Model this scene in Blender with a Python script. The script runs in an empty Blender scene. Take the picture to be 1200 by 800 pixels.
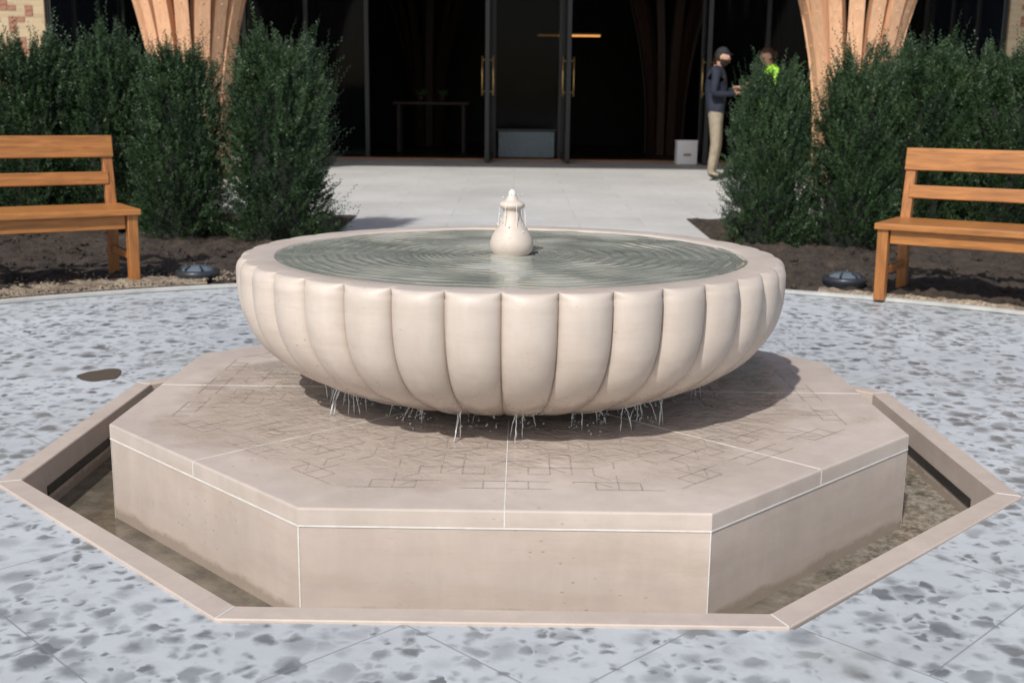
import bpy,bmesh,math,random
import numpy as np
from mathutils import Vector,Matrix,noise
random.seed(7); np.random.seed(7)
CY=-3.79           # camera y ; D = y-CY
def YD(D): return D+CY
def gz(D): return 0.0 if D<8 else .025*(D-8)
S=bpy.context.scene
col=S.collection
# ------------------------------------------------------------ helpers
def link(o,parent=None):
    col.objects.link(o)
    if parent: o.parent=parent
    return o
def empty(name,loc=(0,0,0),rz=0):
    o=bpy.data.objects.new(name,None); o.location=loc; o.rotation_euler=(0,0,rz); o.empty_display_size=.2
    return link(o)
def mk(name,v,f,mat,parent=None,smooth=False,loc=None):
    m=bpy.data.meshes.new(name); m.from_pydata([tuple(p) for p in v],[],f); m.update()
    if mat: m.materials.append(mat)
    if smooth: m.polygons.foreach_set('use_smooth',[True]*len(m.polygons))
    o=bpy.data.objects.new(name,m); link(o,parent)
    if loc: o.location=loc
    return o
def box(name,c,s,mat,parent=None,rot=(0,0,0),bev=.004):
    x,y,z=[a/2 for a in s]
    v=[(-x,-y,-z),(x,-y,-z),(x,y,-z),(-x,y,-z),(-x,-y,z),(x,-y,z),(x,y,z),(-x,y,z)]
    f=[(0,3,2,1),(4,5,6,7),(0,1,5,4),(1,2,6,5),(2,3,7,6),(3,0,4,7)]
    o=mk(name,v,f,mat,parent); o.location=c; o.rotation_euler=rot
    if bev:
        b=o.modifiers.new('b','BEVEL'); b.width=bev; b.segments=2
    return o
def tube_geo(pts,rad,seg=8,V=None,F=None):
    if V is None: V=[];F=[]
    base=len(V); n=len(pts); pts=[Vector(p) for p in pts]
    up=Vector((0.13,.21,1)).normalized()
    for i,p in enumerate(pts):
        d=(pts[min(i+1,n-1)]-pts[max(i-1,0)])
        if d.length<1e-9: d=Vector((0,0,1))
        d.normalize()
        a=d.cross(up)
        if a.length<.05: a=d.cross(Vector((1,0,0)))
        a.normalize(); b=d.cross(a)
        r=rad[i] if hasattr(rad,'__len__') else rad
        for k in range(seg):
            t=2*math.pi*k/seg
            V.append(p+a*math.cos(t)*r+b*math.sin(t)*r)
    for i in range(n-1):
        for k in range(seg):
            k2=(k+1)%seg
            F.append((base+i*seg+k,base+i*seg+k2,base+(i+1)*seg+k2,base+(i+1)*seg+k))
    F.append(tuple(base+k for k in reversed(range(seg)))); F.append(tuple(base+(n-1)*seg+k for k in range(seg)))
    return V,F
def tube(name,pts,rad,mat,parent=None,seg=8):
    V,F=tube_geo(pts,rad,seg); return mk(name,V,F,mat,parent,True)
def ball_geo(c,r,V,F,seg=8,rings=5,sc=(1,1,1)):
    b=len(V)
    V.append((c[0],c[1],c[2]+r*sc[2]))
    for i in range(1,rings):
        a=math.pi*i/rings
        for k in range(seg):
            t=2*math.pi*k/seg
            V.append((c[0]+r*sc[0]*math.sin(a)*math.cos(t),c[1]+r*sc[1]*math.sin(a)*math.sin(t),c[2]+r*sc[2]*math.cos(a)))
    V.append((c[0],c[1],c[2]-r*sc[2])); e=len(V)-1
    for k in range(seg):
        k2=(k+1)%seg
        F.append((b,b+1+k,b+1+k2))
        for i in range(rings-2):
            F.append((b+1+i*seg+k,b+1+(i+1)*seg+k,b+1+(i+1)*seg+k2,b+1+i*seg+k2))
        F.append((b+1+(rings-2)*seg+k,e,b+1+(rings-2)*seg+k2))
def lathe(name,prof,seg,mat,parent=None,fn=None,smooth=True,angs=None):
    V=[];F=[]
    if angs is None: angs=[2*math.pi*k/seg for k in range(seg)]
    seg=len(angs)
    for j,(r,z) in enumerate(prof):
        for t in angs:
            rr,zz=(r,z) if fn is None else fn(r,z,t,j)
            V.append((rr*math.cos(t),rr*math.sin(t),zz))
    for j in range(len(prof)-1):
        for k in range(seg):
            k2=(k+1)%seg
            F.append((j*seg+k,j*seg+k2,(j+1)*seg+k2,(j+1)*seg+k))
    return mk(name,V,F,mat,parent,smooth)
def octp(a,z):
    R=a/math.cos(math.pi/8)
    return [(R*math.cos(math.pi/8+k*math.pi/4),R*math.sin(math.pi/8+k*math.pi/4),z) for k in range(8)]
def oct_loft(name,prof,mat,parent=None,cap=False):
    V=[];F=[]
    for a,z in prof: V+=octp(a,z)
    for j in range(len(prof)-1):
        for k in range(8):
            k2=(k+1)%8
            F.append((j*8+k,j*8+k2,(j+1)*8+k2,(j+1)*8+k))
    if cap: F.append(tuple((len(prof)-1)*8+k for k in range(8)))
    return mk(name,V,F,mat,parent)
# ------------------------------------------------------------ material helpers
class G:
    def __init__(s,name):
        s.m=bpy.data.materials.new(name); s.m.use_nodes=True; s.t=s.m.node_tree; s.t.nodes.clear()
        s.out=s.t.nodes.new('ShaderNodeOutputMaterial'); s.p=s.t.nodes.new('ShaderNodeBsdfPrincipled')
        s.t.links.new(s.p.outputs[0],s.out.inputs[0])
        s.tc=s.t.nodes.new('ShaderNodeTexCoord').outputs['Object']
    def set(s,node,k,v):
        if isinstance(v,bpy.types.NodeSocket): s.t.links.new(v,node.inputs[k])
        elif v is not None:
            if isinstance(v,(tuple,list)) and len(v)==3 and node.inputs[k].type=='RGBA': v=(*v,1)
            node.inputs[k].default_value=v
    def n(s,typ,ins={},**pr):
        nd=s.t.nodes.new('ShaderNode'+typ)
        for k,v in pr.items(): setattr(nd,k,v)
        for k,v in ins.items(): s.set(nd,k,v)
        return nd
    def noise(s,scale,detail=4,rough=.55,vec=None,dist=0):
        return s.n('TexNoise',{'Vector':vec or s.tc,'Scale':scale,'Detail':detail,'Roughness':rough,'Distortion':dist}).outputs['Fac']
    def math(s,op,a,b=None,clamp=False):
        nd=s.t.nodes.new('ShaderNodeMath'); nd.operation=op; nd.use_clamp=clamp
        s.set(nd,0,a)
        if b is not None: s.set(nd,1,b)
        return nd.outputs[0]
    def mr(s,v,a,b,c=0.,d=1.,smooth=False):
        nd=s.n('MapRange',{'Value':v,'From Min':a,'From Max':b,'To Min':c,'To Max':d})
        if smooth: nd.interpolation_type='SMOOTHSTEP'
        return nd.outputs[0]
    def mix(s,f,a,b,bt='MIX'):
        nd=s.t.nodes.new('ShaderNodeMix'); nd.data_type='RGBA'; nd.blend_type=bt
        s.set(nd,0,f)
        for i,v in ((6,a),(7,b)):
            if isinstance(v,bpy.types.NodeSocket): s.t.links.new(v,nd.inputs[i])
            else: nd.inputs[i].default_value=(*v[:3],1)
        return nd.outputs[2]
    def mapv(s,scale=(1,1,1),rot=(0,0,0)):
        return s.n('Mapping',{'Vector':s.tc,'Scale':scale,'Rotation':rot}).outputs[0]
    def bump(s,h,strength=.3,dist=.01,nrm=None):
        b=s.n('Bump',{'Height':h,'Strength':strength,'Distance':dist})
        if nrm: s.t.links.new(nrm,b.inputs['Normal'])
        return b.outputs[0]
    def fin(s,**k):
        for a,v in k.items(): s.set(s.p,{'base':'Base Color','rough':'Roughness','metal':'Metallic','nrm':'Normal','trans':'Transmission Weight','ior':'IOR','spec':'Specular IOR Level','coat':'Coat Weight','alpha':'Alpha','sub':'Subsurface Weight'}[a],v)
        return s.m
def simple(name,c,rough=.6,var=.25,scale=12,bump=.15,bd=.004,**k):
    g=G(name); n=g.noise(scale,4); n2=g.noise(scale*6,2)
    a=tuple(x*(1-var) for x in c); b=tuple(min(1,x*(1+var)) for x in c)
    c1=g.mix(g.mr(n,.3,.7),a,b)
    return g.fin(base=c1,rough=g.mr(n2,.3,.7,max(0,rough-.08),min(1,rough+.08)),nrm=g.bump(n2,bump,bd),**k)
def stone(name,wet=False,base=(.46,.40,.34),lowwet=False,tide=False):
    g=G(name)
    big=g.noise(2.3,5,.6); med=g.noise(14,5,.65); fine=g.noise(160,2,.6)
    streak=g.noise(3,4,.6,vec=g.mapv((5,5,.8))); bed=g.noise(2.2,5,.7,vec=g.mapv((1,1,7)))
    c=g.mix(g.mr(big,.3,.72),tuple(x*.84 for x in base),tuple(x*1.10 for x in base))
    c=g.mix(g.mr(med,.35,.75,0,.34),c,tuple(x*.74 for x in base))
    c=g.mix(g.mr(streak,.5,.8,0,.28),c,(base[0]*1.25,base[1]*1.28,base[2]*1.3))
    c=g.mix(g.mr(bed,.48,.72,0,.35),c,(base[0]*.72,base[1]*.67,base[2]*.60))
    vo=g.n('TexVoronoi',{'Vector':g.mapv((1,1,2.2)),'Scale':24}).outputs['Distance']
    pit=g.mr(vo,.05,.15,1,0); pm=g.mr(g.noise(3.3,3),.52,.62)
    c=g.mix(g.math('MULTIPLY',g.math('MULTIPLY',pit,pm),.65),c,(base[0]*.50,base[1]*.40,base[2]*.31))
    h=g.math('ADD',g.math('MULTIPLY',fine,.4),med)
    rough=g.mr(med,.3,.7,.45,.65)
    nr=g.bump(h,.2,.004)
    if wet:
        sx=g.n('SeparateXYZ',{'Vector':g.tc}); r=g.n('VectorMath',{0:g.n('CombineXYZ',{'X':sx.outputs[0],'Y':sx.outputs[1]}).outputs[0]},operation='LENGTH').outputs['Value']
        w=g.math('ADD',r,g.math('MULTIPLY',g.math('SUBTRACT',g.noise(3.2,5),.5),1.1))
        wm=g.mr(w,.95,1.15,1,0)
        w2=g.math('MULTIPLY',wm,g.mr(g.noise(7,4),.3,.6,.5,1))
        c=g.mix(g.math('MULTIPLY',w2,.42),c,(base[0]*.70,base[1]*.66,base[2]*.62))
        rough=g.mr(w2,0,1,.5,.07)
        rip=g.noise(24,3,.5,dist=.8)
        nr=g.bump(g.math('MULTIPLY',rip,g.math('MULTIPLY',w2,g.mr(r,.5,1.1,1.5,.25))),.6,.010,g.bump(h,.1,.003))
    if lowwet:
        z=g.n('SeparateXYZ',{'Vector':g.tc}).outputs[2]
        lw=g.mr(g.math('ADD',z,g.math('MULTIPLY',g.math('SUBTRACT',streak,.5),.35)),.24,.42,1,0)
        c=g.mix(g.math('MULTIPLY',lw,.38),c,(base[0]*.66,base[1]*.62,base[2]*.58)); rough=g.mr(lw,0,1,.5,.16)
    if tide:
        z=g.n('SeparateXYZ',{'Vector':g.tc}).outputs[2]
        lw=g.mr(g.math('ADD',z,g.math('MULTIPLY',g.math('SUBTRACT',g.noise(7,5,.7),.5),.07)),-.122,-.098,1,0,True)
        c=g.mix(g.math('MULTIPLY',lw,.6),c,(base[0]*.45,base[1]*.42,base[2]*.36)); rough=g.mr(lw,0,1,.52,.2)
    return g.fin(base=c,rough=rough,nrm=nr)
M_plinth=stone('limestone_plinth',False,(.51,.43,.372),tide=True); M_top=stone('limestone_wet_top',True,(.53,.455,.40))
M_bowl=stone('limestone_bowl',False,(.545,.472,.41),True); M_fin=stone('limestone_finial',False,(.60,.52,.45))
M_mortar=simple('white_mortar',(.66,.64,.60),.8,.1,30)
M_groove=simple('wet_groove',(.375,.315,.27),.3,.25,20)
def paving(name,spots=True,base=(.485,.512,.53),jw=.9,jh=.61,rot=45):
    g=G(name)
    mp=g.mapv(rot=(0,0,math.radians(rot)))
    br=g.n('TexBrick',{'Vector':mp,'Scale':1.,'Mortar Size':.0025,'Mortar Smooth':.2,'Brick Width':jw,'Row Height':jh,'Color1':(.92,.92,.92),'Color2':(1.04,1.04,1.04),'Mortar':(1,1,1)})
    br.offset=.5
    big=g.noise(.9,4,.6); med=g.noise(9,5,.65); fine=g.noise(120,2)
    c=g.mix(g.mr(big,.3,.7),tuple(x*.88 for x in base),tuple(x*1.1 for x in base))
    c=g.mix(g.mr(med,.4,.75,0,.3),c,(base[0]*.72,base[1]*.73,base[2]*.74))
    c=g.mix(.6,c,br.outputs['Color'],'MULTIPLY')
    rough=g.mr(med,.3,.7,.6,.8)
    if spots:
        dv=g.n('VectorMath',{0:g.n('TexNoise',{'Vector':g.tc,'Scale':18,'Detail':3}).outputs['Color'],1:(.5,.5,.5)},operation='SUBTRACT').outputs[0]
        dv=g.n('VectorMath',{0:dv,3:.075},operation='SCALE').outputs[0]
        pv=g.n('VectorMath',{0:g.tc,1:dv},operation='ADD').outputs[0]
        tot=None
        for sc,rr,lo,hi in ((9.5,.58,.36,.54),(16,.66,.34,.50),(28,.6,.42,.56)):
            v=g.n('TexVoronoi',{'Vector':pv,'Scale':sc},voronoi_dimensions='2D')
            cr=g.n('SeparateColor',{'Color':v.outputs['Color']})
            rad=g.math('MULTIPLY',g.math('SUBTRACT',cr.outputs[0],.22),rr)
            e=g.mr(g.math('SUBTRACT',v.outputs['Distance'],rad),-.26,.16,1,0,True)
            e=g.math('MULTIPLY',e,g.mr(cr.outputs[1],0,1,.5,1.25))
            mk_=g.mr(g.noise(1.0+sc*.06,3,.6),lo,hi)
            e=g.math('MULTIPLY',e,mk_)
            tot=e if tot is None else g.math('MAXIMUM',tot,e)
        wet=g.mr(g.noise(3.5,5,.7,vec=g.mapv((1,1.6,1))),.56,.74,0,.34)
        tot=g.math('ADD',tot,wet,True)
        sx=g.n('VectorMath',{0:g.tc},operation='LENGTH').outputs['Value']
        tot=g.math('MULTIPLY',tot,g.mr(sx,3.4,5.2,1,.0))
        tot=g.math('MULTIPLY',tot,g.mr(med,.3,.7,1.15,.75),True)
        c=g.mix(g.math('MULTIPLY',tot,.88),c,(.088,.102,.112))
        st=g.mr(g.noise(1.6,5,.7),.54,.72,0,.5)
        c=g.mix(g.math('MULTIPLY',st,g.mr(sx,2,4.5,1,.2)),c,(.27,.26,.225))
        rough=g.mr(tot,0,1,.62,.28)
    c=g.mix(g.math('MULTIPLY',br.outputs['Fac'],.7),c,(.19,.20,.20))
    return g.fin(base=c,rough=rough,nrm=g.bump(g.math('ADD',fine,g.math('MULTIPLY',br.outputs['Fac'],-2)),.15,.003))
M_pav=paving('plaza_paving'); M_fore=paving('forecourt_paving',False,(.53,.53,.515),1.2,.6,0)
def wood(name,c,sc=(1,14,14),rough=.4,dark=.55):
    g=G(name); v=g.mapv(sc)
    n=g.noise(3,5,.65,vec=v,dist=.6); n2=g.noise(1.2,3)
    n3=g.noise(14,3,.6,vec=v)
    cc=g.mix(g.mr(n,.3,.7),tuple(x*dark for x in c),tuple(x*1.2 for x in c))
    cc=g.mix(g.mr(n2,.35,.7,0,.4),cc,(c[0]*1.1,c[1]*.85,c[2]*.7))
    return g.fin(base=cc,rough=rough,nrm=g.bump(n3,.15,.002))
M_bench=wood('varnished_oak',(.40,.17,.048),(1.3,16,16),.38,.45)
M_bleg=wood('varnished_oak_leg',(.38,.16,.046),(16,16,1.3),.38,.45)
M_glul=wood('glulam_timber',(.66,.40,.24),(11,11,1.0),.55,.72)
M_gdk=wood('dimmed_interior_timber',(.045,.022,.013),(11,11,1.0),.6)  # timber colour darkened to stand for the dim light indoors
M_can=wood('canopy_timber',(.30,.17,.09),(11,1,11),.6)
M_black=simple('black_metal',(.012,.012,.014),.35,.2)
M_brass=simple('brass',(.62,.42,.17),.3,.1,metal=.8)
M_dark=simple('shaded_interior',(.010,.009,.008),.8,.3,2)  # near-black colour carries the shade of the unlit room
M_white=simple('white_card',(.8,.8,.8),.5,.03)
g=G('tinted_glass'); n=g.noise(.5,3)
g.fin(base=(.005,.006,.008),rough=.06,ior=1.45,spec=.12)
tr=g.n('BsdfTransparent',{'Color':(.6,.62,.64)}); ms=g.n('MixShader',{0:.40,1:g.p.outputs[0],2:tr.outputs[0]})
g.t.links.new(ms.outputs[0],g.out.inputs[0]); M_glass=g.m
g=G('blue_window'); M_bwin=g.fin(base=(.012,.018,.028),rough=.12,spec=.3)
g=G('bowl_water'); n=g.noise(3.5,4); n2=g.noise(55,2)
M_water=g.fin(base=g.mix(g.mr(n,.3,.7),(.27,.29,.245),(.42,.425,.37)),rough=.03,ior=1.5,spec=1.,nrm=g.bump(n2,.12,.002))
g=G('trough_water'); n=g.noise(6,5,.7); n2=g.noise(38,4,.7); sx=g.n('SeparateXYZ',{'Vector':g.tc}).outputs[0]
c=g.mix(g.mr(n,.35,.65),(.065,.055,.04),(.18,.155,.115))
foam=g.math('MULTIPLY',g.mr(n2,.42,.62),g.mr(g.math('ADD',sx,g.math('MULTIPLY',n,.5)),.9,1.5,.05,.6))
c=g.mix(foam,c,(.48,.44,.37))
M_trough=g.fin(base=c,rough=.04,ior=1.5,spec=1.,nrm=g.bump(g.math('ADD',g.math('MULTIPLY',n2,.3),g.noise(9,3)),.35,.012))
g=G('falling_water'); M_drop=g.fin(base=(.93,.94,.94),rough=.08,trans=.4,ior=1.33)
g=G('puddle_water'); M_pud=g.fin(base=(.085,.078,.066),rough=.3,spec=.2,nrm=g.bump(g.noise(30),.05,.003))
g=G('soil'); n=g.noise(9,6,.7); n2=g.noise(60,4,.7)
M_soil=g.fin(base=g.mix(g.mr(g.math('MULTIPLY',g.math('ADD',n,n2),.5),.40,.62),(.014,.010,.007),(.085,.060,.043)),rough=.95,nrm=g.bump(g.math('ADD',n,n2),.8,.02))
g=G('sandy_gravel'); v=g.n('TexVoronoi',{'Vector':g.tc,'Scale':75}); n=g.noise(5,4)
c=g.mix(g.n('SeparateColor',{'Color':v.outputs['Color']}).outputs[0],(.16,.12,.085),(.46,.38,.28)); c=g.mix(g.mr(n,.4,.65,0,.6),c,(.09,.065,.045))
M_grav=g.fin(base=c,rough=.95,nrm=g.bump(v.outputs['Distance'],.7,.01))
g=G('buff_brick'); mpv=g.n('Mapping',{'Vector':g.tc,'Rotation':(math.pi/2,0,0)}).outputs[0]
b=g.n('TexBrick',{'Vector':mpv,'Scale':1.,'Brick Width':.225,'Row Height':.075,'Mortar Size':.005,'Color1':(.46,.36,.22),'Color2':(.36,.27,.16),'Mortar':(.42,.38,.30)})
M_brick=g.fin(base=g.mix(g.mr(g.noise(3),.3,.7,0,.3),b.outputs['Color'],(.3,.22,.13)),rough=.85,nrm=g.bump(b.outputs['Fac'],-.4,.005))
M_redb=simple('red_brick',(.27,.13,.085),.85,.3,20)
g=G('yew_needles'); n=g.noise(5,3,.6); n2=g.noise(38,2)
c=g.mix(g.mr(n,.35,.68),(.012,.030,.013),(.034,.068,.023)); c=g.mix(g.mr(n2,.58,.78,0,.5),c,(.085,.12,.035))
g.fin(base=c,rough=.5,spec=.35); M_yew=g.m
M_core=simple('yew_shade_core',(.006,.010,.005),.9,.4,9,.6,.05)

# ------------------------------------------------------------ GROUND
V=[];F=[]; K=16
def oct_ring(a):
    P=octp(a,0); r=[]
    for k in range(8):
        p=Vector(P[k]);q=Vector(P[(k+1)%8])
        for i in range(K): r.append(p.lerp(q,i/K))
    return r
AO=1.505; AI=1.438
base=oct_ring(AO-.002); V+=[tuple(p) for p in base]; nr=len(base)
rad=[1.9,2.5,3.5,5,8,14,30,80,250,900]
for R in rad:
    for p in base:
        d=Vector((p.x,p.y,0)).normalized(); V.append(tuple(d*R))
for j in range(len(rad)):
    for k in range(nr):
        k2=(k+1)%nr; F.append((j*nr+k,(j+1)*nr+k,(j+1)*nr+k2,j*nr+k2))
mk('ground_paving',V,F,M_pav)
ys=[YD(8),YD(19.02)]
V=[(-45,ys[0],.004),(45,ys[0],.004),(45,ys[1],.279),(-45,ys[1],.279)]
mk('forecourt_paving',V,[(0,1,2,3)],M_fore)
ARC=(0,YD(2.676)); AR=4.6
def bed(name,sgn,xin):
    nx,ny=190,110; V=[];F=[]
    for i in range(nx+1):
        x=xin+(9.5-xin)*(i/nx)**1.3
        yf=ARC[1]+math.sqrt(max(0,AR*AR-x*x)) if x<AR else ARC[1]
        yb=YD(10.9)
        for j in range(ny+1):
            y=yf+(yb-yf)*j/ny
            e=min(1,min(j/5,(ny-j)/5,i/5))
            h=.022+.05*noise.noise((x*sgn*1.7,y*1.7,3))+.045*noise.noise((x*sgn*6,y*6,1))+.03*noise.noise((x*sgn*17,y*17,5))
            h=max(.0,h)*e
            V.append((x*sgn,y,gz(y-CY)+.010+h))
    for i in range(nx):
        for j in range(ny):
            a=i*(ny+1)+j; q=(a,a+ny+1,a+ny+2,a+1)
            F.append(q if sgn>0 else q[::-1])
    o=mk(name,V,F,M_soil,None,True)
    V=[];F=[]
    rng=random.Random(4)
    for i in range(1500):
        x=rng.uniform(xin+.05,5.5); yf=ARC[1]+math.sqrt(max(0,AR*AR-x*x)) if x<AR else 0
        y=rng.uniform(yf+.08,YD(9.6)); r=rng.uniform(.006,.03)*rng.uniform(.5,1)
        ball_geo((x*sgn,y,gz(y-CY)+.02+.02*rng.random()),r,V,F,6,4,(rng.uniform(.8,1.5),rng.uniform(.8,1.5),rng.uniform(.6,1)))
    c=mk('soil_clods',V,F,M_soil,o)
    return o
bed('soil_bed',-1,1.5); bed('soil_bed',1,1.66)
def arcsheet(name,r0,r1,a0,a1,z0,mat,h=0,n=90,parent=None,wob=0):
    V=[];F=[];m=8
    for i in range(n+1):
        a=math.radians(a0+(a1-a0)*i/n)
        for j in range(m+1):
            rr=r1+wob*noise.noise((a*5,1,0)); r=r0+(rr-r0)*j/m
            x=ARC[0]+r*math.cos(a);y=ARC[1]+r*math.sin(a)
            z=z0*(.4+.6*math.sin(math.pi*min(1,j/m*1.3+.12)))+h*(.5+noise.noise((x*20,y*20,0)))*math.sin(math.pi*j/m)
            V.append((x,y,z))
    for i in range(n):
        for j in range(m):
            a=i*(m+1)+j; F.append((a,a+1,a+m+2,a+m+1))
    return mk(name,V,F,mat,parent,True)
gl=arcsheet('gravel_strip',AR+.005,AR+.42,114,152,.045,M_grav,.03,wob=.4)
gr=arcsheet('gravel_strip',AR+.005,AR+.14,36,66,.03,M_grav,.02,wob=.15)
V=[];F=[]
rng=random.Random(9)
for i in range(1500):
    a=math.radians(rng.uniform(110,145)); r=AR+abs(rng.gauss(0,.26))+.01
    ball_geo((r*math.cos(a),ARC[1]+r*math.sin(a),.045),rng.uniform(.004,.011),V,F,5,3,(1,1,.7))
mk('pebbles',V,F,M_grav,gl)
M_edge=simple('edging_stone',(.42,.42,.40),.7,.15,8)
V=[];F=[]
n=160
for i in range(n+1):
    a=math.radians(20+140*i/n)
    for r,z in ((AR-.05,.004),(AR-.05,.02),(AR-.045,.024),(AR-.005,.024),(AR,.02),(AR,.0)):
        V.append((r*math.cos(a),ARC[1]+r*math.sin(a),z))
for i in range(n):
    for j in range(5):
        a=i*6+j;F.append((a,a+1,a+7,a+6))
F=[f for f in F if not (-1.5<V[f[0]][0]<1.66)]
mk('bed_edging',V,F,M_edge)
def puddle(x,y,rx,ry,sd):
    V=[(x,y,.003)];n=48
    for k in range(n):
        t=2*math.pi*k/n; q=1+.35*noise.noise((math.cos(t)*1.5+sd,math.sin(t)*1.5,sd))
        V.append((x+rx*q*math.cos(t),y+ry*q*math.sin(t),.003))
    return mk('puddle',V,[(0,1+k,1+(k+1)%n) for k in range(n)],M_pud)
puddle(-1.70,YD(4.56),.085,.10,1)

# ------------------------------------------------------------ FOUNTAIN
ft=empty('fountain',(-.005,0,0),math.radians(-.4))
oct_loft('trough_wall_and_coping',[(AO,-.05),(AO,.005),(AO-.003,.008),(AI+.003,.008),(AI,.005),(AI,-.3)],M_plinth,ft)
oct_loft('trough_floor',[(AI+.003,-.22),(1.19,-.22)],M_plinth,ft)
oct_loft('trough_water',[(AI+.0005,-.142),(1.2025,-.142)],M_trough,ft)
for k in (0,4,2):
    a=k*math.pi/4
    box('overflow_slot',((AI-.0005)*math.cos(a),(AI-.0005)*math.sin(a),-.085),(.006,.86,.03),M_black,ft,(0,0,a),0)
for k in range(8):
    a=math.pi/8+k*math.pi/4; R0=(AI+.003)/math.cos(math.pi/8);R1=(AO-.003)/math.cos(math.pi/8); rm=(R0+R1)/2
    box('coping_joint',(rm*math.cos(a),rm*math.sin(a),.0065),(R1-R0,.003,.005),M_mortar,ft,(0,0,a),0)
oct_loft('plinth_body',[(1.203,-.25),(1.203,.107)],M_plinth,ft)
oct_loft('plinth_bed_joint',[(1.18,.1068),(1.2058,.1068),(1.2058,.1108),(1.18,.1108)],M_mortar,ft)
oct_loft('plinth_top_slab',[(1.195,.1105),(1.2045,.1105),(1.205,.113),(1.205,.150),(1.204,.1535),(1.200,.155),(.2,.155)],M_top,ft,True)
for k in range(8):
    a=math.pi/8+k*math.pi/4; V=[]
    P=octp(1.2042,0); p=Vector(P[k]); q=Vector(P[(k+1)%8]); o_=Vector(P[(k-1)%8])
    d1=(q-p).normalized()*.0025; d2=(o_-p).normalized()*.0025
    for z in (-.16,.1065):
        for s_ in (p+d2,p,p+d1): V.append((s_.x,s_.y,z))
    mk('corner_joint',V,[(0,1,4,3),(1,2,5,4)],M_mortar,ft)
    a=k*math.pi/4
    r0=.40;r1=1.2005
    box('slab_joint',((r0+r1)/2*math.cos(a),(r0+r1)/2*math.sin(a),.1553),(r1-r0,.003,.0012),M_mortar,ft,(0,0,a),0)
    box('slab_joint_edge',(1.2047*math.cos(a),1.2047*math.sin(a),.132),(.0018,.003,.038),M_mortar,ft,(0,0,a),0)
V=[];F=[]
def strip(p,q,w):
    p=Vector(p);q=Vector(q);d=(q-p).normalized();n_=Vector((-d.y,d.x))*w/2;b=len(V)
    for s_ in (p+n_,p-n_,q-n_,q+n_): V.append((s_.x,s_.y,.1556))
    F.append((b,b+1,b+2,b+3))
rng=random.Random(21); seg=[]
cell=.058
for i in range(0,10):
    for j in range(9,19):
        x=i*cell; y=j*cell
        for (dx,dy) in ((1,0),(0,1)):
            if rng.random()<.52:
                seg.append(((x,y),(x+dx*cell,y+dy*cell)))
        if rng.random()<.16: seg.append(((x,y),(x+cell*.7,y+cell*.7)))
for p,q in seg:
    for m_ in (1,-1):
        for k in range(8):
            a=k*math.pi/4-math.pi/2
            mm=Matrix.Rotation(a,2)
            pts=[]
            ok=True
            for (x,y) in (p,q):
                rr=math.hypot(x,y); th=math.atan2(x,y)
                if abs(th)>math.pi/8-.02 or y>1.10 or rr<.6: ok=False
                pts.append(mm@Vector((y,x*m_)))
            if ok: strip(pts[0],pts[1],.0036)
mk('engraved_pattern',V,F,M_groove,ft)
# bowl
NL=36; PH=math.radians(-90-1.2)
def lobu(u): return (max(0,1-(2*u-1)**2))**.5
def lob(t): return lobu(((t-PH)*NL/(2*math.pi))%1.0)
ZT=.590;DE=.434;NN=2.42;NZ=2.75; GD=.045
def outer(a): return (.902*max(0,math.cos(a))**(2/NN), ZT-DE*math.sin(a)**(2/NZ))
prof=[(.0,.55),(.70,.55),(.765,.585),(.777,.622),(.780,.6265),(.785,.628),(.83,.6285),(.876,.6282)]
gro=[0]*7+[.25]
for i in range(1,13):
    a=math.pi/2*i/12
    prof.append((.876+.026*math.sin(a),.590+.0382*math.cos(a))); gro.append(min(1,.25+.75*(i/8.)))
amax=1.36
for i in range(1,46):
    a=amax*(i/45)**1.15; prof.append(outer(a)); gro.append(1)
rl,zl=prof[-1]
prof+= [(rl-.03,zl-.004),(.24,.160),(.24,.150)]; gro+=[.5,0,0]
def bf(r,z,t,j):
    d=gro[j]*GD*(r/.9)**.9*(1-lob(t)); return (r-d,z)
angs=[]
SUB=20
for L in range(NL):
    for i in range(SUB):
        u=.5-.5*math.cos(math.pi*i/SUB)
        angs.append(PH+2*math.pi*(L+u)/NL)
lathe('bowl',prof,0,M_bowl,ft,bf,True,angs)
V=[];F=[];nr_,na=240,300; R=.7785
for i in range(nr_+1):
    r=.03+(R-.03)*i/nr_
    for k in range(na):
        t=2*math.pi*k/na; x=r*math.cos(t);y=r*math.sin(t)
        q=noise.noise((x*3,y*3,0))*.9+noise.noise((x*8,y*8,4))*.4
        am=.0014*(.5+.6*math.exp(-r*1.5))*max(.2,(.7+1.4*noise.noise((x*3.5,y*3.5,7))))
        z=am*math.sin(2*math.pi*r/.044+q*5)+.0006*math.sin(2*math.pi*r/.023+q*9+1)*max(0,.4+noise.noise((x*6,y*6,17)))*1.5+.0008*noise.noise((x*24,y*24,2))+.003*noise.noise((x*7,y*7,12))
        V.append((x,y,.6225+z))
for i in range(nr_):
    for k in range(na):
        k2=(k+1)%na; F.append((i*na+k,(i+1)*na+k,(i+1)*na+k2,i*na+k2))
mk('bowl_water',V,F,M_water,ft,True)
fp=[(.050,.60),(.056,.618),(.068,.632),(.073,.65),(.0725,.664),(.066,.684),(.054,.704),(.042,.722),(.034,.740),(.030,.756),(.029,.768),(.033,.774),(.041,.779),(.043,.785),(.042,.791),(.035,.797),(.024,.800),(.020,.804),(.018,.812),(.012,.818),(.0,.819)]
lathe('finial',fp,48,M_fin,ft)
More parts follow.
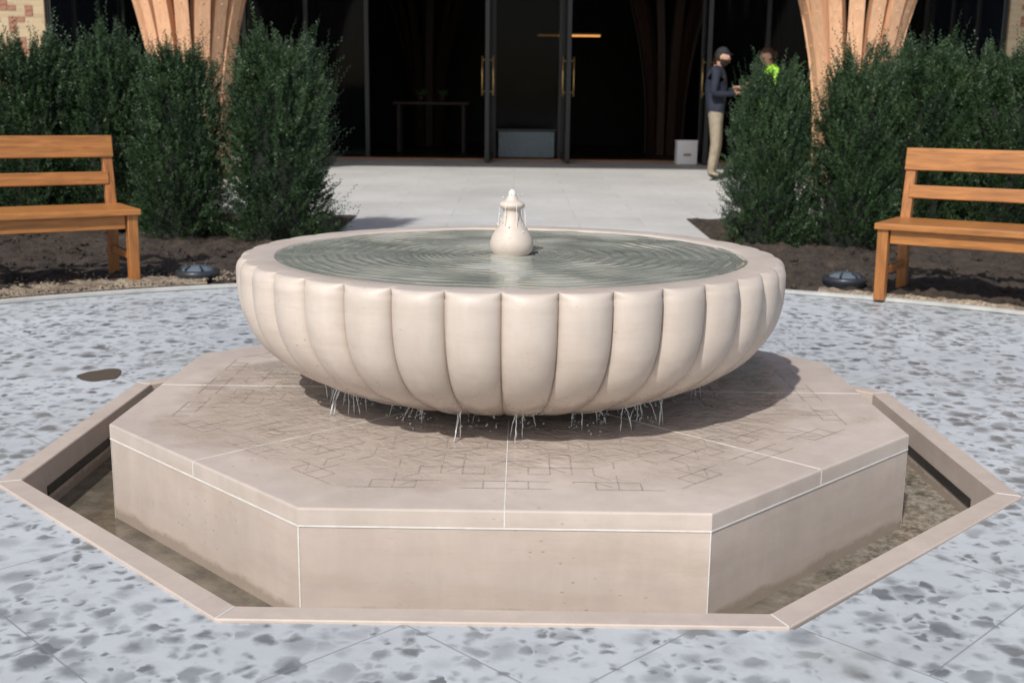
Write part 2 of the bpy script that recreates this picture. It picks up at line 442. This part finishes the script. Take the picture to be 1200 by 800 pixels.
# falling water
V=[];F=[]; rng=random.Random(3)
ball_geo((0,0,.820),.014,V,F,12,8,(1,1,1.3)); 
for i in range(16):
    t=rng.uniform(0,6.283); r=rng.uniform(.012,.06)
    z=.80-rng.random()*.11 if r>.042 else rng.uniform(.80,.835)
    ball_geo((r*math.cos(t),r*math.sin(t),z),rng.uniform(.001,.0028),V,F,6,4,(1,1,1.5))
for t in (-.2,2.9,-1.2,-2.1,1.4,.6):
    r=.045
    pts=[(r*math.cos(t)*(.9+.22*s_),r*math.sin(t)*(.9+.22*s_),.792-.16*s_**1.6) for s_ in [j/8 for j in range(9)]]
    tube_geo(pts,[.0018,.0016,.0010,.0016,.0008,.0013,.0007,.0011,.0006],5,V,F)
def onbowl(t,a):
    r,z=outer(a); return r-GD*(r/.9)**.9*(1-lob(t)),z
def flat_run(pts,wd):   # thin film following the stone
    tube_geo(pts,wd,6,V,F)
for L in range(NL):
    # Y-shaped run: two thin rivulets joining at the lobe's lower tip then dribbling off
    tc=PH+2*math.pi*(L+.5+rng.gauss(0,.12))/NL if rng.random()<.55 else PH+2*math.pi*(L+rng.gauss(0,.03))/NL
    ad=rng.uniform(.98,1.14)
    for sgn_ in ((-1,1) if rng.random()<.6 else (rng.choice((-1,1)),)):
        a0=rng.uniform(.66,.86); sp=rng.uniform(.012,.035)*sgn_
        pts=[];w_=[]
        for i in range(9):
            s_=i/8; a=a0+(ad-a0)*s_; tt=tc+sp*(1-s_)**1.3+rng.gauss(0,.0008); r,z=onbowl(tt,a)
            pts.append(((r+.0006)*math.cos(tt),(r+.0006)*math.sin(tt),z-.0006)); w_.append(.0006+.0013*s_)
        flat_run(pts,w_)
    for rep in range(rng.choice((1,2,2,3,4))):
        t=tc+(0 if rep==0 else rng.gauss(0,.035)); a=ad+rng.gauss(0,.05)
        r,z=onbowl(t,a)
        n=8; tw=rng.uniform(.6,1.35)*(1 if rep==0 else .7); lean=rng.gauss(0,.018); lr=rng.uniform(-.01,.035)
        pts=[((r+.002)*math.cos(t),(r+.002)*math.sin(t),z+.006)];w_=[.0014*tw]
        brk=rng.random()<.35; stop=rng.uniform(.45,.8)
        for i in range(1,n+1):
            s_=i/n
            if brk and s_>stop: break
            zz=z+(.155-z)*s_**1.5; rr=r+lr*s_; tt=t+lean*s_+rng.gauss(0,.0014)
            pts.append((rr*math.cos(tt),rr*math.sin(tt),zz)); w_.append((.0030-.0018*s_)*tw*rng.uniform(.65,1.35))
        tube_geo(pts,w_,6,V,F)
        if brk:
            for q in range(3):
                s_=stop+(1-stop)*rng.random(); zz=z+(.158-z)*s_**1.5; rr=r+lr*s_; tt=t+lean*s_
                ball_geo((rr*math.cos(tt),rr*math.sin(tt),zz),rng.uniform(.0014,.0028),V,F,6,4,(1,1,1.7))
        for q in range(6):
            rr=r+rng.gauss(.015,.035); tt=t+rng.gauss(0,.025)
            ball_geo((rr*math.cos(tt),rr*math.sin(tt),.156+abs(rng.gauss(0,.010))),rng.uniform(.001,.0034),V,F,6,4)
for cl in range(14):
    tc=rng.choice([rng.uniform(-3.0,-2.3),rng.uniform(-.8,-.15),rng.uniform(-2.2,-.95),rng.uniform(0,3.14)])
    for i in range(rng.randint(2,4)):
        t=tc+rng.gauss(0,.025)
        a=rng.uniform(.82,1.0); r,z=onbowl(t,a)
        out=rng.uniform(-.02,.04); n=8;pts=[]; ln=rng.gauss(0,.02)
        for j in range(n+1):
            s_=j/n; rr=r+out*s_; zz=z-(z-.156)*(s_**1.7); tt=t+ln*s_
            pts.append((rr*math.cos(tt)+rng.gauss(0,.0006),rr*math.sin(tt)+rng.gauss(0,.0006),zz))
        tube_geo(pts,[rng.uniform(.0006,.0024) for _ in pts],5,V,F)
mk('falling_water',V,F,M_drop,ft,True)

# ------------------------------------------------------------ YEW BUSHES
def bush_mesh(name,w,h,seed,ns=3000):
    rs=np.random.RandomState(seed); K=17
    def prof(t): return (w/2)*(.94+.08*np.sin(np.pi*np.clip(t,0,1)**.9*.95))*(1-.50*np.clip(t,0,1)**7)
    t=rs.rand(ns)**.85
    th=rs.rand(ns)*2*np.pi
    def lmp(a,b): return 1+.48*noise.noise((math.cos(a)*2.8+seed,math.sin(a)*2.8,b*1.8))+.26*noise.noise((math.cos(a)*5,math.sin(a)*5+seed,b*6))
    lump=np.array([lmp(a,b) for a,b in zip(th,t)])
    inset=.58+.34*rs.rand(ns)
    R=prof(t)*lump*inset
    topm=rs.rand(ns)<.12
    htop=np.array([.88+.20*noise.noise((math.cos(a)*2.4+seed*3,math.sin(a)*2.4,0)) for a in th])
    R=np.where(topm,R*rs.rand(ns),R); t=np.where(topm,.84+.10*rs.rand(ns),t)
    P=np.stack([R*np.cos(th),R*np.sin(th),t*h*htop+.02],1)
    out=np.stack([np.cos(th),np.sin(th),np.zeros(ns)],1)
    upw=(.6+1.1*t)[:,None]
    d=out*(.78-.35*t)[:,None]+np.array([0,0,1])*upw+rs.randn(ns,3)*.25
    d/=np.linalg.norm(d,axis=1)[:,None]
    L=rs.uniform(.09,.20,ns)*np.where(rs.rand(ns)<.12,1.9,1)
    side=np.cross(d,rs.randn(ns,3)); side/=np.linalg.norm(side,axis=1)[:,None]
    nrm=np.cross(d,side)
    s=(np.arange(K)/K)[None,:]
    base=P[:,None,:]+d[:,None,:]*(s*L[:,None])[:,:,None]
    base[:,:,2]-= (s**2*.02)
    sg=np.where(np.arange(K)%2==0,1,-1)[None,:,None]
    nd=side[:,None,:]*sg*.85+d[:,None,:]*.75+nrm[:,None,:]*(rs.randn(ns,K,1)*.35)+rs.randn(ns,K,3)*.12
    nd/=np.linalg.norm(nd,axis=2)[:,:,None]
    nl=rs.uniform(.022,.036,(ns,K,1))*(1-.45*s[:,:,None])
    wv=np.cross(nd,nrm[:,None,:]+rs.randn(ns,K,3)*.3); wv/=np.linalg.norm(wv,axis=2)[:,:,None]
    wd=.0042
    a=base-wv*wd*.6; b=base+wv*wd*.6; c=base+nd*nl*.6+wv*wd; dd=base+nd*nl
    e=base+nd*nl*.6-wv*wd
    allv=np.stack([a,b,c,dd,e],2).reshape(-1,3)
    nq=ns*K
    fidx=(np.arange(nq)[:,None]*5+np.arange(5)[None,:])
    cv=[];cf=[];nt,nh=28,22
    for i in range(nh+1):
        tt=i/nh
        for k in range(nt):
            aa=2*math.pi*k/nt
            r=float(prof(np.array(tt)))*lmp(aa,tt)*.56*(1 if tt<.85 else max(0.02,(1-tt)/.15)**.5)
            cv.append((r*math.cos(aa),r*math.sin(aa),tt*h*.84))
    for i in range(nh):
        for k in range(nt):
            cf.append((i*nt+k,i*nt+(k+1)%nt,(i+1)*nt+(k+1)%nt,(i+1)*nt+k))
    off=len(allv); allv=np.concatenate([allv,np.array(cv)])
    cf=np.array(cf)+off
    m=bpy.data.meshes.new(name)
    m.vertices.add(len(allv)); m.vertices.foreach_set('co',allv.astype(np.float32).ravel())
    loops=np.concatenate([fidx.ravel(),cf.ravel()]); m.loops.add(len(loops)); m.loops.foreach_set('vertex_index',loops.astype(np.int32))
    npoly=nq+len(cf); m.polygons.add(npoly)
    st=np.concatenate([np.arange(nq)*5,nq*5+np.arange(len(cf))*4]).astype(np.int32); m.polygons.foreach_set('loop_start',st)
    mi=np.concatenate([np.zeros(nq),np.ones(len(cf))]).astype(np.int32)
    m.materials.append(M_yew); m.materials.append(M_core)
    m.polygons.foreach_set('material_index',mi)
    m.update(calc_edges=True); m.validate()
    return m
bm_=[bush_mesh('yew_bush_a',.74,1.45,1,3000),bush_mesh('yew_bush_b',.74,1.45,2,3000),bush_mesh('yew_bush_c',.76,1.45,3,3000)]
def bush(x,D,sx,h,mi,rz):
    o=bpy.data.objects.new('yew_bush',bm_[mi]); y=YD(D); o.location=(x,y,gz(D)+.0); o.rotation_euler=(0,0,rz); o.scale=(sx,sx,h/1.45); link(o)
bush(-1.84,9.05,1.08,1.56,0,.3)
bush(-2.64,9.1,.92,1.50,1,1.1)
bush(-3.36,9.6,1.05,1.60,2,2.0)
bush(-3.98,9.5,1.12,1.55,0,3.3)
bush(-4.65,9.6,1.1,1.57,1,4.5)
bush(-5.4,9.7,1.1,1.53,2,5.5)
bush(2.02,9.05,.84,1.40,1,2.7)
bush(2.68,9.05,.88,1.52,2,.6)
bush(3.34,9.45,1.05,1.58,0,1.9)
bush(3.96,9.3,1.05,1.54,1,5.2)
bush(4.60,9.5,1.1,1.54,2,3.9)
bush(5.3,9.6,1.1,1.54,0,3.0)

# ------------------------------------------------------------ BENCHES
def bench(loc,rz,flip):
    e=empty('park_bench',loc,rz); s=flip; L=1.75
    def X(x): return x*s
    def B(n,c,sz,m,rot=(0,0,0),bev=.005): return box(n,(X(c[0]),c[1],c[2]),sz,m,e,(rot[0],rot[1]*s,rot[2]*s),bev)
    D=.46
    for i,x in enumerate((.035,L-.035)):
        box('front_leg_%d'%i,(X(x-.004),-.0,.215),(.062,.062,.43),M_bleg,e,(.03,0,0),.006)
        w=.03
        V=[]
        for (y,z) in ((D+.02,0),(D-.01,.42),(D+.07,.865)):
            for dx,dy in ((-w,-.03),(w,-.03),(w,.03),(-w,.03)): V.append((X(x)+dx,y+dy,z))
        F=[(3,2,1,0),(8,9,10,11)]
        for j in range(2):
            for k in range(4):
                k2=(k+1)%4; F.append((j*4+k,j*4+k2,(j+1)*4+k2,(j+1)*4+k))
        o=mk('back_post_%d'%i,V,F,M_bleg,e); b=o.modifiers.new('b','BEVEL');b.width=.005;b.segments=2
        B('side_rail_%d'%i,(x,D/2,.385),(.045,D-.09,.085),M_bench)
        B('stretcher_%d'%i,(x,D/2,.17),(.032,D-.06,.045),M_bench)
    B('front_apron',(L/2,-.0,.385),(L-.14,.035,.095),M_bench)
    B('back_apron',(L/2,D-.01,.385),(L-.14,.035,.085),M_bench)
    for i in range(5):
        y=-.035+.045+i*.096
        B('seat_slat_%d'%i,(L/2,y,.445),(L+.03,.086,.026),M_bench)
    B('front_seat_edge',(L/2,-.047,.438),(L+.03,.022,.036),M_bench)
    B('top_backrest_board',(L/2,D+.03,.81),(L+.0,.032,.135),M_bench,(-.16,0,0))
    B('lower_backrest_slat',(L/2,D+.000,.615),(L-.08,.026,.08),M_bench,(-.16,0,0))
bench((-2.28,YD(6.86),.028),math.radians(33),-1)
bench((2.15,YD(6.66),.014),math.radians(-33),1)

# ------------------------------------------------------------ UPLIGHTS
M_lens=simple('uplight_lens',(.10,.125,.15),.15,.1,coat=.5)
M_ring=simple('uplight_ring',(.05,.055,.065),.4,.15,metal=.5)
for x,D in ((-1.98,7.06),(2.09,7.08)):
    e=empty('ground_uplight',(x,YD(D),.06))
    lathe('housing',[(.10,-.06),(.135,0),(.137,.018),(.13,.028),(.105,.030),(.102,.026)],40,M_ring,e)
    lathe('lens',[(.104,.024),(.09,.040),(.06,.054),(.03,.060),(.001,.062)],40,M_lens,e)
    for k in range(6):
        a=k*math.pi/3; box('cowl_rib_%d'%k,(.085*math.cos(a),.085*math.sin(a),.047),(.05,.012,.012),M_ring,e,(0,.45,a),.002)

# ------------------------------------------------------------ TIMBER COLUMNS
def column(x,D,scale=1,mat=M_glul,name='timber_column',zb=None,N=16,parent=None,H=5.0,w0=.083):
    zb=gz(D) if zb is None else zb
    y=YD(D)
    ks=[0,.8,1.3,1.8,2.4,3.0,3.6,4.3,5.0,5.6]; kr=[.42,.43,.48,.57,.72,.93,1.20,1.6,2.1,2.6]
    V=[];F=[]
    for n in range(N):
        a=2*math.pi*(n+.3)/N; ca,sa=math.cos(a),math.sin(a)
        b=len(V); Z=np.linspace(0,H,26)
        rf=lambda z:(np.interp(z-.25,ks,kr)+np.interp(z+.25,ks,kr))/2*scale
        for z in Z:
            r=rf(z); w=w0*scale*(1+.12*(n%2)); dpt=.16*scale; r+=.018*(n%2)
            for rr,ww in ((r-dpt,-w*.8),(r,-w),(r,w),(r-dpt,w*.8)):
                V.append((x+rr*ca-ww*sa,y+rr*sa+ww*ca,zb+z))
        for j in range(len(Z)-1):
            for k in range(4):
                k2=(k+1)%4; F.append((b+j*4+k,b+j*4+k2,b+(j+1)*4+k2,b+(j+1)*4+k))
        for z in (1.35,1.75,2.15):
            r=rf(z)+.018*(n%2); ball_geo((x+r*ca,y+r*sa,zb+z),.014,V,F,6,4)
    return mk(name,V,F,mat,parent)
column(-4.16,15.0); column(4.34,15.0)

# ------------------------------------------------------------ BUILDING
bl=empty('brick_building')
FY=YD(19.0)
box('wing_wall_left',(-11.42,YD(17.6),3.2),(10,3.2,7),M_brick,bl)
box('wing_wall_right',(11.72,YD(17.6),3.2),(10,3.2,7),M_brick,bl)
box('wing_side_window_left',(-6.40,YD(17.5),2.6),(.03,2.9,4.6),M_bwin,bl,(0,0,0),0)
box('wing_side_window_right',(6.70,YD(17.5),2.6),(.03,2.9,4.6),M_bwin,bl,(0,0,0),0)
for sx,x in ((-1,-6.38),(1,6.68)):
    for d in (16.1,17.0,18.0): box('side_mullion',(x,YD(d),2.6),(.05,.06,4.6),M_black,bl)
box('upper_wall',(.15,FY+.5,6.4),(12.8,1.0,2.6),M_brick,bl)
box('canopy_roof',(0,YD(15.7),5.15),(12.7,6.4,.3),M_can,bl)  # unseen canopy; height and reach set to keep the entrance in shade
box('canopy_fascia',(0,YD(12.45),5.15),(12.9,.10,.5),M_glul,bl)
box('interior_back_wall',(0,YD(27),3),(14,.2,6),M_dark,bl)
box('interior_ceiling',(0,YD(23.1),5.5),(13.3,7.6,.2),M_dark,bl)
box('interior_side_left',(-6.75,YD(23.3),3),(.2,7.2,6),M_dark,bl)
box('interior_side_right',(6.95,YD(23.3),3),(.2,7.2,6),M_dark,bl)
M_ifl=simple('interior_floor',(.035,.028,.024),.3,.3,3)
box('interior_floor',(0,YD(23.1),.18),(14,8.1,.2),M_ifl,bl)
M_thr=wood('oak_threshold',(.36,.17,.07),(1,12,12),.4)
box('door_threshold',(0,YD(18.9),.280),(7.4,.30,.026),M_thr,bl,(0,0,0),.003)
def pane(x0,x1,nm):
    box(nm,((x0+x1)/2,FY+.05,2.7),(x1-x0-.004,.02,4.8),M_glass,bl,(0,0,0),0)
def mull(x,w=.07,nm='mullion'): box(nm,(x,FY+.05,2.7),(w,.12,4.84),M_black,bl)
xs=[-6.36,-5.4,-4.4,-3.4,-2.42]
for i in range(4): pane(xs[i]+.036,xs[i+1]-.036,'glazing')
for x in xs: mull(x)
xs=[3.12,4.1,5.1,6.1,6.64]
for i in range(4): pane(xs[i]+.036,xs[i+1]-.036,'glazing')
for x in xs: mull(x)
mull(-.36,.10);mull(.76,.10); pane(-.308,.708,'central_glazing')
for x0,x1 in ((-2.38,-.42),(.82,3.08)):
    box('transom',((x0+x1)/2,FY+.05,3.3),(x1-x0,.12,.08),M_black,bl); box('overlight',((x0+x1)/2,FY+.05,4.22),(x1-x0-.01,.02,1.75),M_glass,bl,(0,0,0),0)
M_skyref=simple('sky_reflection_blue',(.105,.15,.18),.3,.15,3)  # bluish sky reflection in the glass, painted as a flat colour
box('central_sky_reflection',(.20,FY-.02,.52),(.92,.03,.42),M_skyref,bl)
box('central_rail',(.20,FY-.03,.755),(1.0,.05,.03),M_black,bl)
def leaf(x,ang,nm,w=.95):
    e=bpy.data.objects.new(nm,None); link(e,bl); e.location=(x,FY-.03,gz(18.5)+.012); e.rotation_euler=(0,0,ang)
    H=2.95; t=.07
    for a,b,c in (((0+.04,0,H/2),(.08,t,H),'hinge_stile'),((w-.04,0,H/2),(.08,t,H),'lock_stile'),((w/2,0,.06),(w-.16,t,.12),'bottom_rail'),((w/2,0,H-.05),(w-.16,t,.10),'top_rail')):
        box(c,a,b,M_black,e)
    box('pane',(w/2,0,H/2),(w-.16,.012,H-.22),M_glass,e,(0,0,0),0)
    for sy in (-1,1):
        tube('pull_handle',[(w-.10,sy*.085,1.02),(w-.10,sy*.085,1.62)],.014,M_brass,e)
        for z in (1.08,1.56): tube('handle_fixing',[(w-.10,sy*.03,z),(w-.10,sy*.085,z)],.009,M_brass,e)
leaf(-.38,math.radians(-93),'door_leaf_1'); leaf(.80,math.radians(-88),'door_leaf_2'); leaf(3.05,math.radians(-93),'door_leaf_3')
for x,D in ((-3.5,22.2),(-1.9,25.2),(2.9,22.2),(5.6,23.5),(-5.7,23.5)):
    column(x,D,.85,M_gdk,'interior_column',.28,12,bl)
for sx,x0 in ((-1,-6.55),(1,6.85)):
    pat=["..#...#.#","..#...#.#",".##..##.#","#....#...","#.##.#.##","...#...#.","##.#.###.",".#.##....",".#....##."]
    for rep in range(3):
        for j,row in enumerate(pat):
            for i,ch in enumerate(row):
                if ch=='#':
                    box('red_brick_header',(x0+sx*(.08+i*.115),YD(15.995),1.35+j*.075+rep*.72),(.105,.012,.066),M_redb,bl,(0,0,0),0)
g=G('warm_lamp'); g.fin(base=(.8,.4,.1)); g.set(g.p,'Emission Color',(1,.42,.10)); g.set(g.p,'Emission Strength',1.0)
lp=empty('linear_pendant_lamp',(.98,YD(21.5),2.42))
box('lit_diffuser',(0,0,0),(1.15,.05,.03),g.m,lp); box('lamp_body',(0,0,.035),(1.2,.07,.03),M_black,lp)
tube('wire_1',[(-.5,0,.05),(-.5,0,2.9)],.004,M_black,lp); tube('wire_2',[(.5,0,.05),(.5,0,2.9)],.004,M_black,lp)
M_leaf=simple('houseplant_leaf',(.10,.20,.06),.4,.4,8)
def plant(name,x,D,z,s,n=34):
    e=empty(name,(x,YD(D),z)); lathe('pot',[(.0,0),(.09*s,0),(.13*s,.2*s),(.11*s,.2*s)],20,M_gdk,e)
    V=[];F=[];rng=random.Random(n)
    for i in range(n):
        a=rng.uniform(0,6.28);l=rng.uniform(.2,.42)*s; tl=rng.uniform(.3,1.1); d=Vector((math.cos(a)*math.cos(tl),math.sin(a)*math.cos(tl),math.sin(tl))); sd=Vector((-math.sin(a),math.cos(a),0))*.04*s
        p=Vector((0,0,.2*s)); b=len(V); q=p+d*l*.6; r=p+d*l-Vector((0,0,.1*l))
        V+= [p,q+sd,r,q-sd]; F.append((b,b+1,b+2,b+3))
    mk('leaves',V,F,M_leaf,e)
tb=empty('round_table',(.28,YD(20.2),.28))
lathe('top',[(0,.76),(.50,.76),(.51,.74),(.45,.68),(.3,.5),(.12,.4),(.1,.1),(.25,.02),(.25,0)],40,M_gdk,tb)
plant('potted_plant',.28,20.2,1.04,1.2,60)
lt=empty('long_table',(-1.55,YD(21.6),.28))
box('top',(0,0,.9),(1.4,.5,.05),M_gdk,lt)
for x in (-.6,.6):
    for y in (-.18,.18): box('leg',(x,y,.44),(.06,.06,.87),M_gdk,lt)
plant('potted_plant',-1.75,21.6,1.21,.55,20); plant('potted_plant',-1.35,21.6,1.21,.5,22)
wb=empty('white_box_sign',(2.74,YD(18.3),gz(18.3)+.004),.1)
box('box',(0,0,.18),(.33,.16,.36),M_white,wb,(0,0,0),.01)
M_mark=simple('print_mark',(.35,.2,.2),.5,.1)
box('printed_mark',(0,-.082,.15),(.12,.004,.04),M_mark,wb,(0,0,0),0); box('lid',(0,0,.368),(.34,.17,.02),M_white,wb)

# ------------------------------------------------------------ PEOPLE
M_skin=simple('skin',(.52,.30,.21),.5,.08,20,.05)
M_navy=simple('navy_jacket',(.010,.015,.030),.8,.3,18,.4,.01)
M_khaki=simple('khaki_trousers',(.27,.23,.165),.85,.2,14,.4,.01)
M_hair=simple('dark_hair',(.018,.012,.009),.6,.4,60,.6,.005)
M_brown=simple('brown_hair',(.05,.025,.014),.6,.4,60,.6,.005)
M_cap=simple('black_cap',(.012,.013,.018),.8,.2,30)
M_hv=simple('hi_vis_yellow',(.36,.74,.05),.6,.12,16,.4,.01)
M_refl=simple('reflective_tape',(.55,.56,.56),.35,.1)
M_shoe=simple('black_shoe',(.015,.013,.012),.4,.2)
M_eye=simple('eye_white',(.75,.75,.72),.3,.02); M_iris=simple('iris',(.03,.02,.015),.2,.1)
M_lip=simple('lips',(.38,.15,.12),.5,.05)
def person(name,loc,rz,J,top,bot,hair,beard,cap,head_tilt=0,vest=False):
    e=empty(name,loc,rz)
    names=list(J.keys()); idx={k:i for i,k in enumerate(names)}
    E=[('pelvis','belly'),('belly','chest'),('chest','nb'),('nb','neck'),('neck','skull'),
       ('nb','shL'),('shL','elL'),('elL','wrL'),('wrL','plL'),('nb','shR'),('shR','elR'),('elR','wrR'),('wrR','plR'),
       ('pelvis','hpL'),('hpL','knL'),('knL','anL'),('anL','toL'),('pelvis','hpR'),('hpR','knR'),('knR','anR'),('anR','toR')]
    m=bpy.data.meshes.new('body'); m.from_pydata([J[n][0] for n in names],[(idx[a],idx[b]) for a,b in E],[]); m.update()
    o=bpy.data.objects.new('body',m); link(o)
    sk=o.modifiers.new('s','SKIN'); sk.use_smooth_shade=True
    for i,n in enumerate(names):
        r=J[n][1]; r=r if isinstance(r,tuple) else (r,r)
        m.skin_vertices[0].data[i].radius=r
        m.skin_vertices[0].data[i].use_root=(n=='pelvis')
    ss=o.modifiers.new('u','SUBSURF'); ss.levels=2; ss.render_levels=2
    dg=bpy.context.evaluated_depsgraph_get(); dg.update()
    me=bpy.data.meshes.new_from_object(o.evaluated_get(dg))
    bpy.data.objects.remove(o)
    me.materials.clear()
    for mt in (M_skin,top,bot,M_shoe,M_refl): me.materials.append(mt)
    wr=[Vector(J['wrL'][0]),Vector(J['wrR'][0])]; pl=[Vector(J['plL'][0]),Vector(J['plR'][0])]
    hem=J['pelvis'][0][2]-.06; nk=J['nb'][0][2]+.045
    for p in me.polygons:
        c=p.center; k=1
        if c.z<.085: k=3
        elif c.z<hem: k=2
        elif c.z>nk and abs(c.y)<.09: k=0
        if c.z>hem+.02 and k==1:
            for w,q in zip(wr,pl):
                if (c-q).length<(c-w).length+.015 and (c-q).length<.09: k=0
        if k==1 and vest and abs(c.z-1.12)<.025: k=4
        p.material_index=k; p.use_smooth=True
    ob=bpy.data.objects.new('body',me); link(ob,e)
    V=[];F=[]
    for w,q,sy in ((wr[0],pl[0],1),(wr[1],pl[1],-1)):
        d=(q-w).normalized(); sd=d.cross(Vector((0,0,1))).normalized(); dn=Vector((0,0,-1))
        for k,(o_,l) in enumerate(((-.027,.062),(-.009,.072),(.009,.068),(.027,.052))):
            p0=q+sd*o_*1.0; p1=p0+d*l*.45; p2=p1+(d*.7+dn*.6)*l*.35; p3=p2+(d*.25+dn*.9)*l*.3
            tube_geo([p0,p1,p2,p3],[.0095,.009,.008,.006],8,V,F)
        p0=w.lerp(q,.35)+sd*.02*sy; p1=p0+(d*.5+sd*.6*sy)*.035; p2=p1+(d*.8+sd*.1*sy)*.03
        tube_geo([p0,p1,p2],[.012,.010,.007],8,V,F)
    mk('fingers',V,F,M_skin,e,True)
    hc=Vector(J['skull'][0])+Vector((.015,0,.035)); he=bpy.data.objects.new('head',None); link(he,e); he.location=hc; he.rotation_euler=(0,head_tilt,0)
    def hv(a,b,s=1):
        x=math.sin(a)*math.cos(b);y=math.sin(a)*math.sin(b);z=math.cos(a)
        X=x*.098*s;Y=y*.077*s;Z=z*.122*s
        if z<0: Y*=1+z*.28; X*=1+z*.12; X+=-z*.018
        if x>.5 and z>.1: X-= .006*z
        return (X,Y,Z)
    def shell(nm,s,pred,mat):
        V=[];F=[];n1,n2=28,36
        for i in range(n1+1):
            for k in range(n2): V.append(hv(math.pi*i/n1,2*math.pi*k/n2,s))
        for i in range(n1):
            for k in range(n2):
                k2=(k+1)%n2; f=(i*n2+k,(i+1)*n2+k,(i+1)*n2+k2,i*n2+k2)
                c=sum((Vector(V[q]) for q in f),Vector())/4
                if pred(c): F.append(f)
        o=mk(nm,V,F,mat,he,True); 
        if s>1:
            so=o.modifiers.new('so','SOLIDIFY'); so.thickness=.012; so.offset=-1
        return o
    shell('face',1,lambda c:True,M_skin)
    shell('hair',1.07,lambda c:(c.z>.045 and c.x<.085) or (c.x<-.0 and c.z>-.05) ,hair)
    if vest:
        V=[];F=[]; ball_geo((-.115,0,.02),.045,V,F,12,8,(.8,.9,1)); mk('hair_bun',V,F,hair,he,True)
    if beard: shell('beard',1.05,lambda c:c.z<-.035 and c.x>-.01 and not(abs(c.y)<.024 and -.062<c.z<-.045),hair)
    if cap:
        shell('cap',1.10,lambda c:c.z>.04,M_cap)
        box('cap_peak',(.108,0,.052),(.05,.11,.010),M_cap,he,(0,.2,0),.004)
    V=[(.088,-.009,.018),(.088,.009,.018),(.118,0,-.018),(.092,-.017,-.026),(.092,.017,-.026),(.098,0,.022)]
    mk('nose',V,[(0,3,2,5),(5,2,4,1),(3,4,2),(0,5,1),(0,1,4,3)],M_skin,he,True)
    for sy in (-1,1):
        V=[];F=[]; ball_geo((.085,sy*.03,.012),.012,V,F,10,6); mk('eye',V,F,M_eye,he,True)
        V=[];F=[]; ball_geo((.094,sy*.03,.012),.006,V,F,8,5); mk('iris',V,F,M_iris,he,True)
        V=[];F=[]; ball_geo((-.005,sy*.078,-.005),.03,V,F,10,6,(.6,.3,1)); mk('ear',V,F,M_skin,he,True)
        box('eyebrow',(.094,sy*.03,.034),(.01,.034,.006),hair,he,(0,0,0),.002)
    box('mouth',(.104,0,-.054),(.008,.042,.010),M_lip,he,(0,0,0),.003)
    return e
J1={'pelvis':((0,0,.94),(.125,.15)),'belly':((-.01,0,1.10),(.12,.15)),'chest':((-.015,0,1.28),(.13,.17)),'nb':((.0,0,1.44),(.085,.11)),'neck':((.02,0,1.50),.055),'skull':((.035,0,1.57),.06),
 'shL':((-.0,.19,1.40),.065),'elL':((-.02,.25,1.12),.05),'wrL':((.20,.13,1.19),.036),'plL':((.26,.06,1.22),(.03,.036)),
 'shR':((-.0,-.19,1.40),.065),'elR':((-.03,-.25,1.13),.05),'wrR':((.20,-.15,1.13),.036),'plR':((.27,-.07,1.15),(.03,.036)),
 'hpL':((0,.09,.86),.098),'knL':((.03,.10,.48),.068),'anL':((-.02,.11,.08),.055),'toL':((.15,.13,.045),(.042,.042)),
 'hpR':((0,-.09,.86),.098),'knR':((.02,-.11,.48),.068),'anR':((-.03,-.12,.08),.055),'toR':((.13,-.15,.045),(.042,.042))}
person('man_in_navy_jacket',(2.68,YD(15.4),gz(15.4)+.004),math.radians(-14),J1,M_navy,M_khaki,M_hair,True,True,.12)
J2=dict(J1); J2['elL']=((.03,.24,1.13),.05); J2['wrL']=((.26,.17,1.20),.036); J2['plL']=((.34,.14,1.24),(.03,.036))
J2['wrR']=((.26,-.12,1.15),.036); J2['plR']=((.34,-.09,1.18),(.03,.036))
person('woman_in_hi_vis_jacket',(3.46,YD(15.8),gz(15.8)+.03),math.radians(192),J2,M_hv,M_navy,M_brown,False,False,.1,True)

# ------------------------------------------------------------ LIGHT
el=math.radians(42); hx,hy=.38,.925
sd=bpy.data.lights.new('sun','SUN'); sd.energy=3.9; sd.angle=math.radians(1.0); sd.color=(1,.965,.915)
so=bpy.data.objects.new('sun',sd); link(so); so.rotation_euler=Vector((hx*math.cos(el),hy*math.cos(el),-math.sin(el))).to_track_quat('-Z','Y').to_euler()
w=bpy.data.worlds.new('World'); S.world=w; w.use_nodes=True; nt=w.node_tree
bg=nt.nodes['Background']; sk=nt.nodes.new('ShaderNodeTexSky'); sk.sky_type='NISHITA'; sk.sun_disc=False
sk.sun_elevation=el; sk.sun_rotation=math.atan2(-hx,-hy); sk.dust_density=2.0
nt.links.new(sk.outputs[0],bg.inputs[0]); bg.inputs[1].default_value=.12
# ------------------------------------------------------------ CAMERA
cd=bpy.data.cameras.new('camera'); cd.sensor_width=36; cd.lens=36*1328/1200; cd.clip_start=.05; cd.clip_end=3000
cd.dof.use_dof=True; cd.dof.focus_distance=3.0; cd.dof.aperture_fstop=5.6
co=bpy.data.objects.new('camera',cd); link(co)
co.matrix_world=Matrix.Translation((0,CY,1.10))@Matrix.Rotation(math.radians(90-11.6),4,'X')@Matrix.Rotation(math.radians(.65),4,'Z')
S.camera=co
S.view_settings.view_transform='Standard'; S.view_settings.look='None'; S.view_settings.exposure=0
